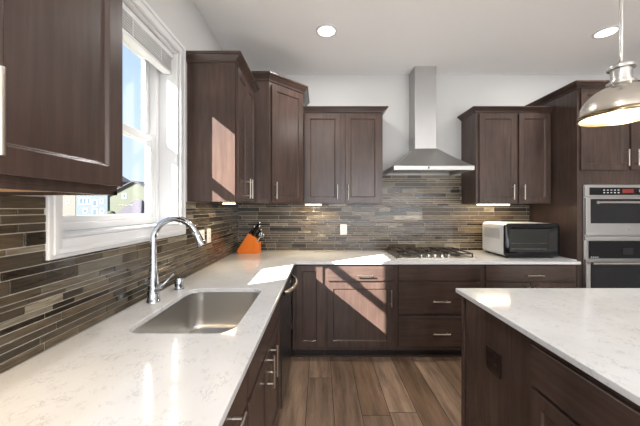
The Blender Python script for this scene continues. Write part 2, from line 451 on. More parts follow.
B = thing('wall_cabinet', 'dark brown wall cabinet with a sunlit side just right of the window', 'cabinet', (XL, 2.3, UB))
part('cabinet_box', MB().box(XL, -.605, 2.063, 2.64, UB, 2.43), M_WOOD, B, bevel=0.001)
fm = frame_map((-.605, 0, 0), (0, 1, 0), (1, 0, 0))
door(fm, B, 2.078, 2.340, UB + .008, 2.415, (2.305, 1.555), .05)
door(fm, B, 2.346, 2.610, UB + .008, 2.415, (2.381, 1.555), .05)
crown(B, [(-.605, 2.64), (-.605, 2.063), (XL, 2.063)], 2.425, .065, .055, -1)

# ---- diagonal corner cabinet
C = thing('corner_wall_cabinet', 'tall dark brown angled wall cabinet filling the room corner', 'cabinet', (XL, D, UB))
cp = [(XL, 2.642), (-.465, 2.642), (-.17, 2.937), (-.17, D), (XL, D)]
part('cabinet_box', MB().prism(cp, UB, 2.55), M_WOOD, C, bevel=0.001)
fm = frame_map((-.465, 2.642, 0), (1, 1, 0), (1, -1, 0))
door(fm, C, .022, .395, UB + .01, 2.535, (.052, 1.56))
crown(C, [(XL, 2.642), (-.465, 2.642), (-.17, 2.937), (-.17, D)], 2.545, .08, .05)

# ---- back wall uppers
FY = 3.036
def back_upper(name_label, x0, x1, doors, loc, crown_path):
    T = thing('wall_cabinet', name_label, 'cabinet', loc)
    part('cabinet_box', MB().box(x0, x1, FY, D, UB, 2.405), M_WOOD, T, bevel=0.001)
    fm = frame_map((0, FY, 0), (1, 0, 0), (0, -1, 0))
    for a0, a1, hx in doors: door(fm, T, a0, a1, UB + .012, 2.385, (hx, 1.565))
    crown(T, crown_path, 2.395, .055, .05)
    return T
s = 3.016
back_upper('dark brown two-door wall cabinet left of the range hood', -.168, DR, [(px(305, s), px(340.5, s), px(337.3, s)), (px(345.5, s), px(380.5, s), px(348, s))], (.24, D, UB), [(-.168, FY), (DR, FY), (DR, D)])
back_upper('dark brown two-door wall cabinet between range hood and wall ovens', EL, 2.419, [(px(479.7, s), px(516.7, s), px(512.5, s)), (px(519.3, s), px(550.5, s), px(523, s))], (2.0, D, UB), [(EL, D), (EL, FY), (2.419, FY)])

# ------------------------------------------------------------------ tall oven cabinet
FX, FYF = 2.42, 2.73
T = thing('tall_oven_cabinet', 'full-height dark brown cabinet housing the wall ovens', 'cabinet', (2.86, D, 0))
ox0, ox1, oz0, oz1 = px(584.6, FYF), 3.23, 0.33, pz(184.7, FYF)
m = MB(); m.box(FX, ox0, FYF, D, .1, 2.52); m.box(ox1, 3.30, FYF, D, .1, 2.52); m.box(ox0, ox1, FYF, D, oz1, 2.52); m.box(ox0, ox1, FYF, D, .1, oz0); m.box(ox0, ox1, D - .02, D, oz0, oz1)
part('cabinet_box', m, M_WOOD, T)
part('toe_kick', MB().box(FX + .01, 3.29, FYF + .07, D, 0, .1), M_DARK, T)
fm = frame_map((0, FYF, 0), (1, 0, 0), (0, -1, 0)); s = FYF - .02
mid = px(630.5, s); dw = mid - px(581.5, s)
zb, zt = pz(170, s), pz(88.5, s)
door(fm, T, px(581.5, s), mid - .012, zb, zt, (px(625.8, s), pz(158, s)))
door(fm, T, mid + .012, mid + dw - .01, zb, zt, (px(635.3, s), pz(158, s)))
drawer(fm, T, px(581.5, s), mid + dw - .01, .12, .31, (mid, .25))
crown(T, [(FX, D), (FX, FYF), (3.30, FYF)], 2.51, .07, .055)

# wall oven: microwave above, oven below
O = thing('wall_oven', 'stainless double wall oven with microwave above, set in the tall cabinet', 'oven', (2.86, FYF, oz0))
s = FYF - .025
def zz(y): return pz(y, s)
x0, x1 = px(585, s), px(585, s) + .745
part('oven_body', MB().box(x0 + .004, x1 - .004, FYF - .004, D - .05, oz0 + .01, oz1 - .004), M_SS, O)
part('trim_frame', MB().box(x0, x1, FYF - .014, FYF - .004, oz0 + .01, oz1), M_SS, O, bevel=0.002)
yf = FYF - .014
cpn = part('control_panel', MB().box(x0, x1, yf - .012, yf, zz(196.3), zz(184.9)), M_SS, O, bevel=0.002)
part('control_glass', MB().box(px(589.3, s), x1 - .04, yf - .014, yf - .011, zz(195), zz(187.6)), M_BLACK, cpn)
part('clock_display', MB().box(px(622, s), px(633, s), yf - .0155, yf - .013, zz(193), zz(189)), M_RED, cpn)
bt_ = MB()
for k in range(5):
    for r in range(2): bt_.box(px(603 + k * 3.6, s), px(604.6 + k * 3.6, s), yf - .0155, yf - .013, zz(190.6 + r * 2.6), zz(189.6 + r * 2.6))
part('printed_keys', bt_, M_PRINT, cpn)
part('control_dial', MB().tube([(px(638, s), yf - .012, zz(191)), (px(638, s), yf - .034, zz(191))], .017, 20), M_STEEL, cpn)
mdoor = part('microwave_door', MB().box(x0, x1, yf - .022, yf, zz(235.2), zz(197.6)), M_SS, O, bevel=0.003)
part('door_glass', MB().box(px(589.5, s), x1 - .04, yf - .024, yf - .02, zz(223.3), zz(199)), M_GLASSK, mdoor)
def oven_handle(z, xa, xb, par):
    m = MB().tube([(xa, yf - .066, z), (xb, yf - .066, z)], .014, 14)
    for x in (xa + .03, xb - .03): m.box(x - .012, x + .012, yf - .066, yf - .02, z - .010, z + .010)
    part('handle', m, M_STEEL, par)
oven_handle(zz(202.6), px(592.5, s), x1 - .05, mdoor)
def emblem(cx, cz, par):
    m = MB().tube([(cx, yf - .021, cz), (cx, yf - .025, cz)], .013, 24)
    o = part('emblem', m, M_GREYP, par, label='small round grey script emblem')
    t = bpy.data.curves.new('emblem_letters', 'FONT'); t.body = 'GE'; t.size = .014; t.align_x = 'CENTER'; t.align_y = 'CENTER'; t.extrude = .0004
    to = bpy.data.objects.new('tmp', t); COL.objects.link(to)
    me = bpy.data.meshes.new_from_object(to); bpy.data.objects.remove(to)
    mb = MB(); Q = Matrix.Rotation(math.pi / 2, 4, 'X')
    for v in me.vertices: mb.v.append(Q @ v.co + Vector((cx, yf - .0256, cz)))
    for p in me.polygons: mb.face(list(p.vertices))
    part('emblem_letters', mb, M_PRINT, par, recalc=False)
emblem(px(628.3, s), zz(229), mdoor)
part('vent_strip', MB().box(x0, x1, yf - .016, yf, zz(240), zz(236.3)), M_SS, O, bevel=0.002)
cp2 = part('control_panel', MB().box(px(589.8, s), x1 - .015, yf - .014, yf, zz(258.5), zz(241)), M_BLACK, O, bevel=0.002)
part('clock_display', MB().box(px(622.5, s), px(633, s), yf - .0155, yf - .013, zz(254.5), zz(247.8)), M_SLOT, cp2)
lb = MB()
for k in range(4): lb.box(px(590.5 + k * 2.1, s), px(591.6 + k * 2.1, s), yf - .0155, yf - .013, zz(257.6), zz(256.6))
part('printed_keys', lb, M_PRINT, cp2)
od = part('oven_door', MB().box(x0, x1, yf - .022, yf, oz0 + .03, zz(259.6)), M_SS, O, bevel=0.003)
part('door_glass', MB().box(px(589.5, s), x1 - .04, yf - .024, yf - .02, oz0 + .12, zz(264)), M_GLASSK, od)
oven_handle(zz(262.6), px(587, s), x1 - .03, od)

# ------------------------------------------------------------------ base cabinets on the back wall
BY = 2.66; s = BY - .02
DT, DBt, DOt, DOb = .877, .735, .718, .133
fmB = frame_map((0, BY, 0), (1, 0, 0), (0, -1, 0))
def base(label, x0, x1, cat='cabinet', name='base_cabinet', xe=None):
    t_ = thing(name, label, cat, ((x0 + x1) / 2, D, 0))
    m = MB().box(x0, x1, BY, D - .001, .1, .888)
    if xe: m.box(x1, xe, 2.735, D - .001, 0, .888)
    part('cabinet_box', m, M_WOOD, t_)
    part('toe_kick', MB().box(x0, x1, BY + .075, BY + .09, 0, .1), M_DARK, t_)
    part('shoe_moulding', MB().box(x0, x1, BY + .063, BY + .075, 0, .018), M_WOODH, t_)
    return t_
c0 = base('dark brown single-door base cabinet in the inner corner beside the dishwasher', -.25, px(325, s), name='corner_base_cabinet')
door(fmB, c0, px(296.3, s), px(322.6, s), DOb, DT)
ca = base('dark brown base cabinet with one drawer over a sunlit door', px(325, s) + .001, px(395.6, s))
drawer(fmB, ca, px(327.3, s), px(393.5, s), DBt, DT, (px(364, s), .79))
door(fmB, ca, px(327.3, s), px(393.5, s), DOb, DOt, (px(390.8, s), .585))
cb = base('dark brown three-drawer base cabinet under the gas cooktop', px(395.6, s) + .001, px(483, s))
drawer(fmB, cb, px(398.4, s), px(480.6, s), DBt, DT)
drawer(fmB, cb, px(398.4, s), px(480.6, s), .431, .720, (px(440.5, s), .553))
drawer(fmB, cb, px(398.4, s), px(480.6, s), DOb, .411, (px(440.5, s), .262))
cc = base('dark brown drawer-over-doors base cabinet below the toaster oven', px(483, s) + .001, px(578, s), xe=2.419)
drawer(fmB, cc, px(486, s), px(575.8, s), DBt, DT, (px(533.5, s), .79))
md = px(531, s)
door(fmB, cc, px(486, s), md - .004, DOb, DOt, (md - .03, .62))
door(fmB, cc, md + .004, px(575.8, s), DOb, DOt, (md + .03, .62))

# ------------------------------------------------------------------ base run on the left wall
LX = -.268
fmL = frame_map((LX, 0, 0), (0, 1, 0), (1, 0, 0))
def baseL(label, y0, y1, hollow=False, name='base_cabinet'):
    t_ = thing(name, label, 'cabinet', (XL, (y0 + y1) / 2, 0))
    m = MB()
    if hollow:
        m.box(LX - .02, LX, y0, y1, .1, .888); m.box(XL + .002, LX - .02, y0, y0 + .018, .1, .888); m.box(XL + .002, LX - .02, y1 - .018, y1, .1, .888); m.box(XL + .002, LX - .02, y0 + .018, y1 - .018, .1, .118)
    else: m.box(XL + .002, LX, y0, y1, .1, .888)
    part('cabinet_box', m, M_WOOD, t_)
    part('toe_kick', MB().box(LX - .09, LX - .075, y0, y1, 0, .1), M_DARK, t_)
    return t_
n1 = baseL('dark brown drawer base cabinet nearest the camera in the left run', .45, .999)
drawer(fmL, n1, .46, .985, .735, .877, (.77, .80))
door(fmL, n1, .46, .72, DOb, DOt, (.69, .62)); door(fmL, n1, .726, .985, DOb, DOt, (.755, .62))
n0 = baseL('dark brown base cabinet behind the camera end of the left run', -.30, .449)
drawer(fmL, n0, -.29, .44, .735, .877, (.08, .80)); door(fmL, n0, -.29, .44, DOb, DOt, (.40, .62))
n2 = baseL('dark brown two-door sink base cabinet under the sink', 1.0, 1.835, True, 'sink_base_cabinet')
drawer(fmL, n2, 1.012, 1.823, .735, .877)
door(fmL, n2, 1.012, 1.415, DOb, DOt, (1.372, .625)); door(fmL, n2, 1.421, 1.823, DOb, DOt, (1.468, .625))
# dishwasher
dwt = thing('dishwasher', 'built-in black dishwasher with a bowed steel handle left of the corner', 'dishwasher', (-.6, 2.14, 0))
part('dishwasher_body', MB().box(-.85, LX, 1.842, 2.44, .1, .885), M_GREYP, dwt)
part('toe_kick', MB().box(LX - .09, LX - .075, 1.842, 2.44, 0, .1), M_DARK, dwt)
dd = part('dishwasher_door', MB().box(LX, -.243, 1.845, 2.437, .12, .878), plain('dishwasher_black_steel', (.05, .05, .052), .25, .6), dwt, bevel=0.004, seg=2)
hp = []
for k in range(15):
    u = k / 14; hp.append((-.235 + .058 * math.sin(math.pi * u) ** .7, 1.89 + .50 * u, .842))
part('handle', MB().tube(hp, .013, 12), M_STEEL, dd)
part('badge', MB().box(-.2431, -.2415, 2.36, 2.41, .79, .80), M_PRINT, dd)
fl = thing('cabinet_filler', 'dark brown filler panel between dishwasher and corner cabinet', 'filler panel', (-.3, 2.55, 0))
part('filler_panel', MB().box(-.90, LX, 2.445, 2.659, .1, .888), M_WOOD, fl)
part('toe_kick', MB().box(LX - .09, LX - .075, 2.445, 2.735, 0, .1), M_DARK, fl)

# ------------------------------------------------------------------ countertop with sink cut-out
def rrect(x0, x1, y0, y1, r, n=6):
    P = []
    for cx, cy, a in ((x1 - r, y1 - r, 0), (x0 + r, y1 - r, 90), (x0 + r, y0 + r, 180), (x1 - r, y0 + r, 270)):
        for k in range(n + 1):
            t_ = math.radians(a + 90 * k / n); P.append((cx + r * math.cos(t_), cy + r * math.sin(t_)))
    return P
SX0, SX1, SY0, SY1 = -.775, -.343, 1.125, 1.757
def slab(name, outer, holes, z0, z1, mat, parent, bev=0.003):
    import bmesh
    bm = bmesh.new(); off = wloc(parent); es = []
    for loop in [outer] + holes:
        vs = [bm.verts.new((p[0] - off.x, p[1] - off.y, z0 - off.z)) for p in loop]
        for i in range(len(vs)): es.append(bm.edges.new((vs[i], vs[(i + 1) % len(vs)])))
    g = bmesh.ops.triangle_fill(bm, edges=es, use_beauty=True)
    bmesh.ops.dissolve_limit(bm, angle_limit=0.01, verts=bm.verts[:], edges=bm.edges[:])
    e = bmesh.ops.extrude_face_region(bm, geom=bm.faces[:])
    bmesh.ops.translate(bm, verts=[v for v in e['geom'] if isinstance(v, bmesh.types.BMVert)], vec=(0, 0, z1 - z0))
    bmesh.ops.recalc_face_normals(bm, faces=bm.faces)
    me = bpy.data.meshes.new(name); bm.to_mesh(me); bm.free(); me.materials.append(mat)
    o = bpy.data.objects.new(name, me); COL.objects.link(o); o.parent = parent
    if bev:
        m = o.modifiers.new('bevel', 'BEVEL'); m.width = bev; m.segments = 2; m.limit_method = 'ANGLE'; m.angle_limit = math.radians(60)
    return o
FC = -.228; CY = 2.62
ct = thing('countertop', 'L-shaped white quartz countertop along the left and back walls', 'countertop', (XL, D, .889))
slab('counter_slab', [(XL + .012, -.35), (FC, -.35), (FC, CY), (2.36, CY), (2.36, 2.728), (2.418, 2.728), (2.418, D - .012), (XL + .012, D - .012)],
     [rrect(SX0, SX1, SY0, SY1, .075)], .889, CT, M_QUARTZ, ct)
# sink bowl
sk = thing('kitchen_sink', 'undermount stainless steel single-bowl sink in the left counter', 'sink', ((SX0 + SX1) / 2, (SY0 + SY1) / 2, .68))
rings = []
for ins, z, r in ((-.02, .888, .09), (-.004, .888, .078), (-.004, .885, .078), (0.0, .78, .075), (.004, .70, .072), (.018, .68, .06), (.05, .672, .05)):
    rings.append([(p[0], p[1], z) for p in rrect(SX0 + ins, SX1 - ins, SY0 + ins, SY1 - ins, r)])
part('bowl', MB().loft(rings, True, False, True), M_SINK, sk)
dxc, dyc = -.56, 1.50
part('drain', MB().lathe([(.045, .6725), (.045, .675), (.036, .676), (.030, .673), (.010, .6732)], dxc, dyc, 24), M_CHROME, sk)

# faucet
fx, fy = -.862, 1.50
fa = thing('kitchen_faucet', 'tall chrome gooseneck pull-down faucet behind the sink', 'faucet', (fx, fy, CT))
part('faucet_base', MB().lathe([(.033, CT), (.033, CT + .006), (.029, CT + .012), (.0275, CT + .06), (.025, CT + .10), (.0185, CT + .17), (.0165, CT + .25)], fx, fy, 28), M_CHROME, fa)
gp = [(fx, fy, CT + .24)]
cxa, cza, rad = fx + .108, 1.235, .108
for k in range(0, 22):
    a = math.radians(180 - k * 7.6); gp.append((cxa + rad * math.cos(a), fy + .0 + .02 * k / 21, cza + rad * math.sin(a)))
part('gooseneck', MB().tube(gp, .016, 16), M_CHROME, fa)
e0 = Vector(gp[-1]); dr = (Vector(gp[-1]) - Vector(gp[-2])).normalized()
sp = part('spray_head', MB().tube([e0 - dr * .005, e0 + dr * .004, e0 + dr * .02, e0 + dr * .075, e0 + dr * .08], [.0155, .019, .0195, .023, .0205], 18), M_CHROME, fa)
part('spray_button', MB().tube([e0 + dr * .03 + Vector((.012, -.016, .006)), e0 + dr * .055 + Vector((.014, -.017, .006))], .006, 8), M_GREYP, sp)
part('lever', MB().tube([(fx + .02, fy, CT + .075), (fx + .04, fy, CT + .082), (fx + .048, fy + .008, CT + .09), (fx + .098, fy + .02, CT + .145)], [.014, .013, .007, .0055], 12), M_CHROME, fa)
ag = thing('air_gap', 'small chrome air gap cylinder on the counter beside the faucet', 'air gap', (-.845, 1.74, CT))
part('cap', MB().lathe([(.029, CT), (.029, CT + .004), (.025, CT + .006), (.025, CT + .062), (.023, CT + .068), (.004, CT + .069)], -.845, 1.74, 24), M_CHROME, ag)

# ------------------------------------------------------------------ outlets
def outlet(label, O_, u, n, w, h, gangs, M, cat='outlet'):
    fm = frame_map(O_, u, n); t_ = thing('wall_outlet', label, cat, O_)
    part('cover_plate', add_panel(MB(), fm, -w / 2, w / 2, -h / 2, h / 2, th=.006, flat=True), M, t_, bevel=0.002)
    for g in range(gangs):
        c = (g - (gangs - 1) / 2) * .046
        for sgn in (-1, 1):
            r = part('receptacle', add_panel(MB(), fm, c - .016, c + .016, sgn * .022 - .014, sgn * .022 + .014, th=.0075, flat=True), M, t_, bevel=0.003)
            sm_ = MB()
            for dx in (-.007, .005): add_panel(sm_, fm, c + dx, c + dx + .002, sgn * .022 - .004, sgn * .022 + .006, th=.0080, flat=True)
            part('slots', sm_, M_SLOT, r)
    return t_
outlet('white double-gang wall plate on the left tile, nearer the window', (XL + .011, 2.277, 1.168), (0, 1, 0), (1, 0, 0), .118, .120, 2, M_PLATE)
outlet('white single-gang wall plate on the left tile, nearer the corner', (XL + .011, 2.432, 1.168), (0, 1, 0), (1, 0, 0), .078, .120, 1, M_PLATE)
outlet('white outlet on the back wall tile right of the knife block', (.272, D - .011, 1.152), (1, 0, 0), (0, -1, 0), .076, .120, 1, M_PLATE)

# ------------------------------------------------------------------ knife block
kb = thing('knife_block', 'orange slanted knife block full of knives in the counter corner', 'knife block', (-.78, 3.14, CT))
def prof_xz(m, pts, y0, y1):
    n = len(pts); b = len(m.v)
    for y in (y0, y1):
        for p in pts: m.v.append(Vector((p[0], y, p[1])))
    m.face([b + k for k in range(n)]); m.face([b + n + k for k in reversed(range(n))])
    for k in range(n):
        j = (k + 1) % n; m.face([b + k, b + j, b + n + j, b + n + k])
    return m
bx, bz, by = -.885, CT, 3.10
part('block_body', prof_xz(MB(), [(bx, bz), (bx + .15, bz), (bx + .215, bz + .155), (bx + .115, bz + .215), (bx, bz + .035)], by, by + .10), M_ORANGE, kb, bevel=0.006, seg=2)
part('steak_knife_block', prof_xz(MB(), [(bx + .13, bz), (bx + .235, bz), (bx + .235, bz + .115), (bx + .19, bz + .125)], by - .004, by + .104), M_ORANGE, kb, bevel=0.005, seg=2)
kd = Vector((.075, 0, .105)).normalized(); pr = Vector((-kd.z, 0, kd.x))
def knife(base_, L, w):
    base_ = Vector(base_)
    k = thing('knife', 'black-handled kitchen knife with steel end cap in the orange block', 'knife', base_, 'knives in the orange block')
    k['label'] = KN.pop(0)
    part('knife_handle', MB().tube([base_ - kd * .004, base_ + kd * .01, base_ + kd * L * .5, base_ + kd * L], [w * .8, w, w * .85, w], 8), M_BLACK, k)
    part('end_cap', MB().tube([base_ + kd * L, base_ + kd * (L + .016)], [w * 1.15, w * 1.05], 10), M_STEEL, k)
KN = ['topmost long black-handled knife at the back of the orange block', 'black-handled knife in the middle of the orange block top', 'black-handled knife at the front left of the orange block top', 'shorter black-handled knife on the lower right of the orange block top', 'lowest black-handled knife on the right shoulder of the orange block']
KP = [((bx + .135, by + .075, bz + .203), .145, .011), ((bx + .158, by + .03, bz + .189), .12, .011), ((bx + .122, by + .03, bz + .211), .085, .010), ((bx + .185, by + .072, bz + .173), .085, .010), ((bx + .203, by + .03, bz + .162), .07, .010)]
for p_, L_, w_ in KP: knife(p_, L_, w_)
sc0 = Vector((bx + .205, by + .012, bz + .125))
kk = thing('kitchen_shears', 'steel kitchen shears in the low front section of the orange block', 'scissors', sc0)
part('shears_blades', MB().tube([sc0, sc0 + kd * .07], [.011, .009], 8), M_STEEL, kk)
for sgn in (-1, 1):
    c_ = sc0 + kd * .09 + pr * sgn * .014; pts = [c_ + kd * .02 * math.cos(a) + pr * .011 * math.sin(a) for a in [2 * math.pi * q / 14 for q in range(15)]]
    part('finger_ring', MB().tube(pts, .0035, 6), M_STEEL, kk)

# ------------------------------------------------------------------ range hood
hx0, hx1, hy = .722, 1.512, 2.836
hd = thing('range_hood', 'stainless steel pyramid chimney range hood above the cooktop', 'range hood', (1.12, D, 1.772))
cx0, cx1, cyf = 1.03, 1.262, 3.146
part('chimney', MB().box(cx0, cx1, cyf, D - .001, 2.03, HC - .001), M_SS, hd, bevel=0.002)
part('chimney_vent', MB().box(cx0 - .002, cx0, 3.2, 3.29, 2.1, 2.18), M_GREYP, hd)
can = MB()
r0 = [(hx0, hy, 1.814), (hx1, hy, 1.814), (hx1, D - .002, 1.814), (hx0, D - .002, 1.814)]
rings = []
for k in range(9):
    u = k / 8; v_ = 1.814 + (2.045 - 1.814) * (u ** 1.12)
    a0, a1, a2 = hx0 + (cx0 - .006 - hx0) * u, hx1 + (cx1 + .006 - hx1) * u, hy + (cyf - .006 - hy) * u
    rings.append([(a0, a2, v_), (a1, a2, v_), (a1, D - .002, v_), (a0, D - .002, v_)])
part('canopy', can.loft(rings, True, True, True, smooth=False), M_SS, hd)
part('rim', MB().box(hx0, hx1, hy, hy + .02, 1.772, 1.814).box(hx0, hx0 + .02, hy + .02, D - .002, 1.772, 1.814).box(hx1 - .02, hx1, hy + .02, D - .002, 1.772, 1.814), M_SS, hd, bevel=0.002)
part('filter_panel', MB().box(hx0 + .02, hx1 - .02, hy + .02, D - .002, 1.795, 1.803), M_STEEL, hd)
part('power_button', MB().tube([(1.063, hy, 1.793), (1.063, hy - .006, 1.793)], .008, 16), M_BLACK, hd)
M_HL = plain('hood_lamp', (1, 1, 1), .5, 0, .5, (1, .78, .45), 8)
for x in (.93, 1.31):
    part('hood_lamp', MB().tube([(x, hy + .1, 1.796), (x, hy + .1, 1.790)], .03, 20), M_HL, hd)
    l = lamp('hood_lamp_light', 'SPOT', (x, hy + .1, 1.785), (0, .15, -1), 4, (1, .80, .52), spot_size=2.2, spot_blend=.7, shadow_soft_size=.03); 

# ------------------------------------------------------------------ cooktop
ck = thing('gas_cooktop', 'gas cooktop with dark cast iron grates set in the back counter', 'cooktop', (1.11, 3.02, CT))
kx0, kx1, ky0, ky1 = .735, 1.50, 2.765, 3.27
part('cooktop_plate', MB().box(kx0, kx1, ky0, ky1, CT, CT + .010), M_SS, ck, bevel=0.004, seg=2)
for bxx, byy, r in ((.87, 2.93, .036), (.87, 3.14, .045), (1.117, 3.08, .055), (1.365, 2.93, .04), (1.365, 3.14, .045)):
    b_ = part('burner', MB().lathe([(r + .012, CT + .009), (r + .012, CT + .014), (r, CT + .016), (r, CT + .022), (r * .8, CT + .025), (.003, CT + .026)], bxx, byy, 24), M_IRON, ck)
for gi in range(3):
    g0, g1 = kx0 + .018 + gi * .246, kx0 + .018 + gi * .246 + .238
    y0_, y1_ = ky0 + (.11 if gi == 1 else .04), ky1 - .03
    m = MB(); zg = CT + .036
    for x in (g0, g1 - .012): m.box(x, x + .012, y0_, y1_, zg, zg + .012)
    for y in (y0_, (y0_ + y1_) / 2 - .006, y1_ - .012): m.box(g0 + .012, g1 - .012, y, y + .012, zg, zg + .012)
    m.box((g0 + g1) / 2 - .006, (g0 + g1) / 2 + .006, y0_, y1_, zg + .001, zg + .014)
    for x in (g0, g1 - .012):
        for y in (y0_, y1_ - .012): m.box(x, x + .012, y, y + .012, CT + .009, zg)
    part('grate', m, M_IRON, ck, bevel=0.002)
for k in range(5):
    x = .985 + k * .066
    kn = part('control_knob', MB().lathe([(.021, CT + .010), (.021, CT + .016), (.016, CT + .020), (.0145, CT + .036), (.003, CT + .038)], x, ky0 + (.045 if k % 2 else .055), 20), M_STEEL, ck)

# ------------------------------------------------------------------ toaster oven
to = thing('toaster_oven', 'white and black countertop toaster oven with a dark glass door', 'toaster oven', (2.05, 2.97, CT))
tx0, tx1, tyf, tyb, tz0, tz1 = 1.785, 2.31, 2.79, 3.19, CT + .018, CT + .335
sh = []
for y in (tyf + .03, tyb): sh.append([(p[0], y, p[1]) for p in rrect(tx0, tx1, tz0, tz1, .035)])
part('shell', MB().loft(sh, True, True, True), M_TOAST, to, bevel=0.004)
bz_ = [[(p[0], y, p[1]) for p in rrect(tx0 - o_, tx1 + o_, tz0 - o_, tz1 + o_, .035)] for y, o_ in ((tyf + .03, .001), (tyf + .006, .001), (tyf, -.006))]
part('front_frame', MB().loft(bz_, True, True, True), M_BLACK, to)
gd = part('glass_door', MB().box(tx0 + .035, tx1 - .025, tyf - .004, tyf + .001, tz0 + .045, tz1 - .05), plain('toaster_glass', (.012, .014, .012), .06, 0, .4), to, bevel=0.002)
part('touch_display', MB().box(tx1 - .115, tx1 - .04, tyf - .0055, tyf - .003, tz0 + .06, tz1 - .085), M_SLOT, gd)
part('door_handle', MB().tube([(tx0 + .06, tyf - .03, tz1 - .035), (tx1 - .06, tyf - .03, tz1 - .035)], .007, 10).box(tx0 + .07, tx0 + .085, tyf - .03, tyf, tz1 - .041, tz1 - .029).box(tx1 - .085, tx1 - .07, tyf - .03, tyf, tz1 - .041, tz1 - .029), M_BLACK, gd)
rk = MB()
for k in range(2): rk.tube([(tx0 + .045, tyf - .006, tz0 + .075 + k * .055), (tx1 - .125, tyf - .006, tz0 + .075 + k * .055)], .0018, 6)
part('oven_rack', rk, M_STEEL, gd)
vm = MB()
for k in range(12): vm.box(tx0 - .0012, tx0 + .001, tyf + .09, tyb - .04, tz1 - .06 - k * .0085, tz1 - .056 - k * .0085)
part('vent_slots', vm, M_GREYP, to)
for x in (tx0 + .05, tx1 - .05):
    for y in (tyf + .05, tyb - .05): part('foot', MB().tube([(x, y, CT), (x, y, tz0 + .002)], .016, 12), M_BLACK, to)
part('base_skirt', MB().box(tx0 + .03, tx1 - .03, tyf + .03, tyb - .01, tz0 - .01, tz0 + .002), M_BLACK, to)

# ------------------------------------------------------------------ island
isl = thing('kitchen_island', 'dark brown island cabinet with drawers facing the sink run', 'island', (1.5, .8, 0))
m = MB(); m.box(.85, 2.2, -.5, 1.722, .0, .888)
part('island_body', m, M_WOOD, isl)
part('corner_post', MB().box(.842, .862, 1.700, 1.730, 0, .888), M_WOOD, isl, bevel=0.002)
fmI = frame_map((.85, 0, 0), (0, 1, 0), (-1, 0, 0))
d1 = drawer(fmI, isl, .53, 1.145, .707, .864)
handle(fmI, d1, .70, .79, False)
door(fmI, isl, .842, 1.145, .13, .692, (.87, .60)); door(fmI, isl, .53, .836, .13, .692, (.81, .60))
drawer(fmI, isl, -.10, .515, .707, .864, (.2, .79)); door(fmI, isl, -.10, .515, .13, .692, (.48, .60))
it = thing('island_countertop', 'white speckled quartz countertop on the island', 'countertop', (1.5, .8, .888))
slab('counter_slab', [(.822, -.55), (2.33, -.55), (2.33, 1.762), (.822, 1.762)], [], .8885, CT, M_QUARTZ, it, .004)
outlet('dark brown four-socket outlet on the end panel of the island', (.8495, 1.417, .655), (0, -1, 0), (-1, 0, 0), .118, .112, 2, M_BROWNP)

# ------------------------------------------------------------------ pendant lamp
pxx, pyy = 1.52, 1.464
pn = thing('pendant_lamp', 'brushed nickel dome pendant lamp hanging over the island', 'pendant lamp', (pxx, pyy, 1.857))
part('ceiling_canopy', MB().lathe([(.065, HC), (.062, HC - .02), (.02, HC - .03)], pxx, pyy, 24), M_STEEL, pn)
part('rod', MB().tube([(pxx, pyy, HC - .03), (pxx, pyy, 2.12)], .0075, 12), M_STEEL, pn)
part('socket_cap', MB().lathe([(.009, 2.14), (.014, 2.122), (.050, 2.118), (.054, 2.113), (.054, 2.100), (.042, 2.095), (.040, 2.055), (.042, 2.040), (.056, 2.034), (.056, 2.022), (.046, 2.014)], pxx, pyy, 32), M_STEEL, pn)
ou, inn = [], []
for k in range(15):
    a = math.radians(13 + 77 * k / 14); ou.append((.166 * math.sin(a), 1.872 + .150 * math.cos(a)))
    inn.append((.162 * math.sin(a), 1.870 + .146 * math.cos(a)))
sh_ = part('lamp_shade', MB().lathe(ou, pxx, pyy, 56, (False, False)), M_NSHADE, pn, recalc=False)
part('shade_lining', MB().lathe(inn, pxx, pyy, 56, (False, False)), M_SHADEIN, sh_)
part('shade_rim', MB().lathe([(.162, 1.856), (.169, 1.855), (.172, 1.859), (.168, 1.863), (.168, 1.868), (.171, 1.872), (.167, 1.878), (.162, 1.876), (.162, 1.856)], pxx, pyy, 56, (False, False)), M_BRASS, sh_)
part('bulb', MB().lathe([(.004, 1.895), (.022, 1.902), (.029, 1.922), (.024, 1.95), (.014, 1.975), (.013, 2.00)], pxx, pyy, 20), M_BULB, pn)
lamp('pendant_bulb_light', 'POINT', (pxx, pyy, 1.875), (0, 0, -1), 1.6, (1, .86, .64), shadow_soft_size=.02)

# ------------------------------------------------------------------ ceiling downlights
def downlight(x, y, label, group=None):
    t_ = thing('ceiling_downlight', label, 'ceiling light', (x, y, HC), group)
    part('trim_ring', MB().lathe([(.094, HC), (.093, HC - .006), (.074, HC - .008), (.072, HC)], x, y, 32, (False, False)), M_WHITE, t_)
    part('diffuser', MB().lathe([(.073, HC - .003), (.070, HC - .0045), (.002, HC - .005)], x, y, 32), M_DOWN, t_)
    lamp('downlight_beam', 'AREA', (x, y, HC - .012), (0, 0, -1), 8, (1, .97, .93), shape='DISK', size=.14)
    return t_
downlight(px(326.5, 2.52), 2.52, 'round recessed ceiling light left of the range hood chimney')
downlight(px(606, 2.54), 2.54, 'round recessed ceiling light above the wall ovens beside the pendant rod')
for x, y in ((.05, .2), (2.5, .2), (.05, -2.1), (2.5, -2.1)):  # extra downlights out of view, added to brighten the room
    downlight(x, y, 'added round recessed ceiling light out of view, for more room light', 'added downlights out of view')

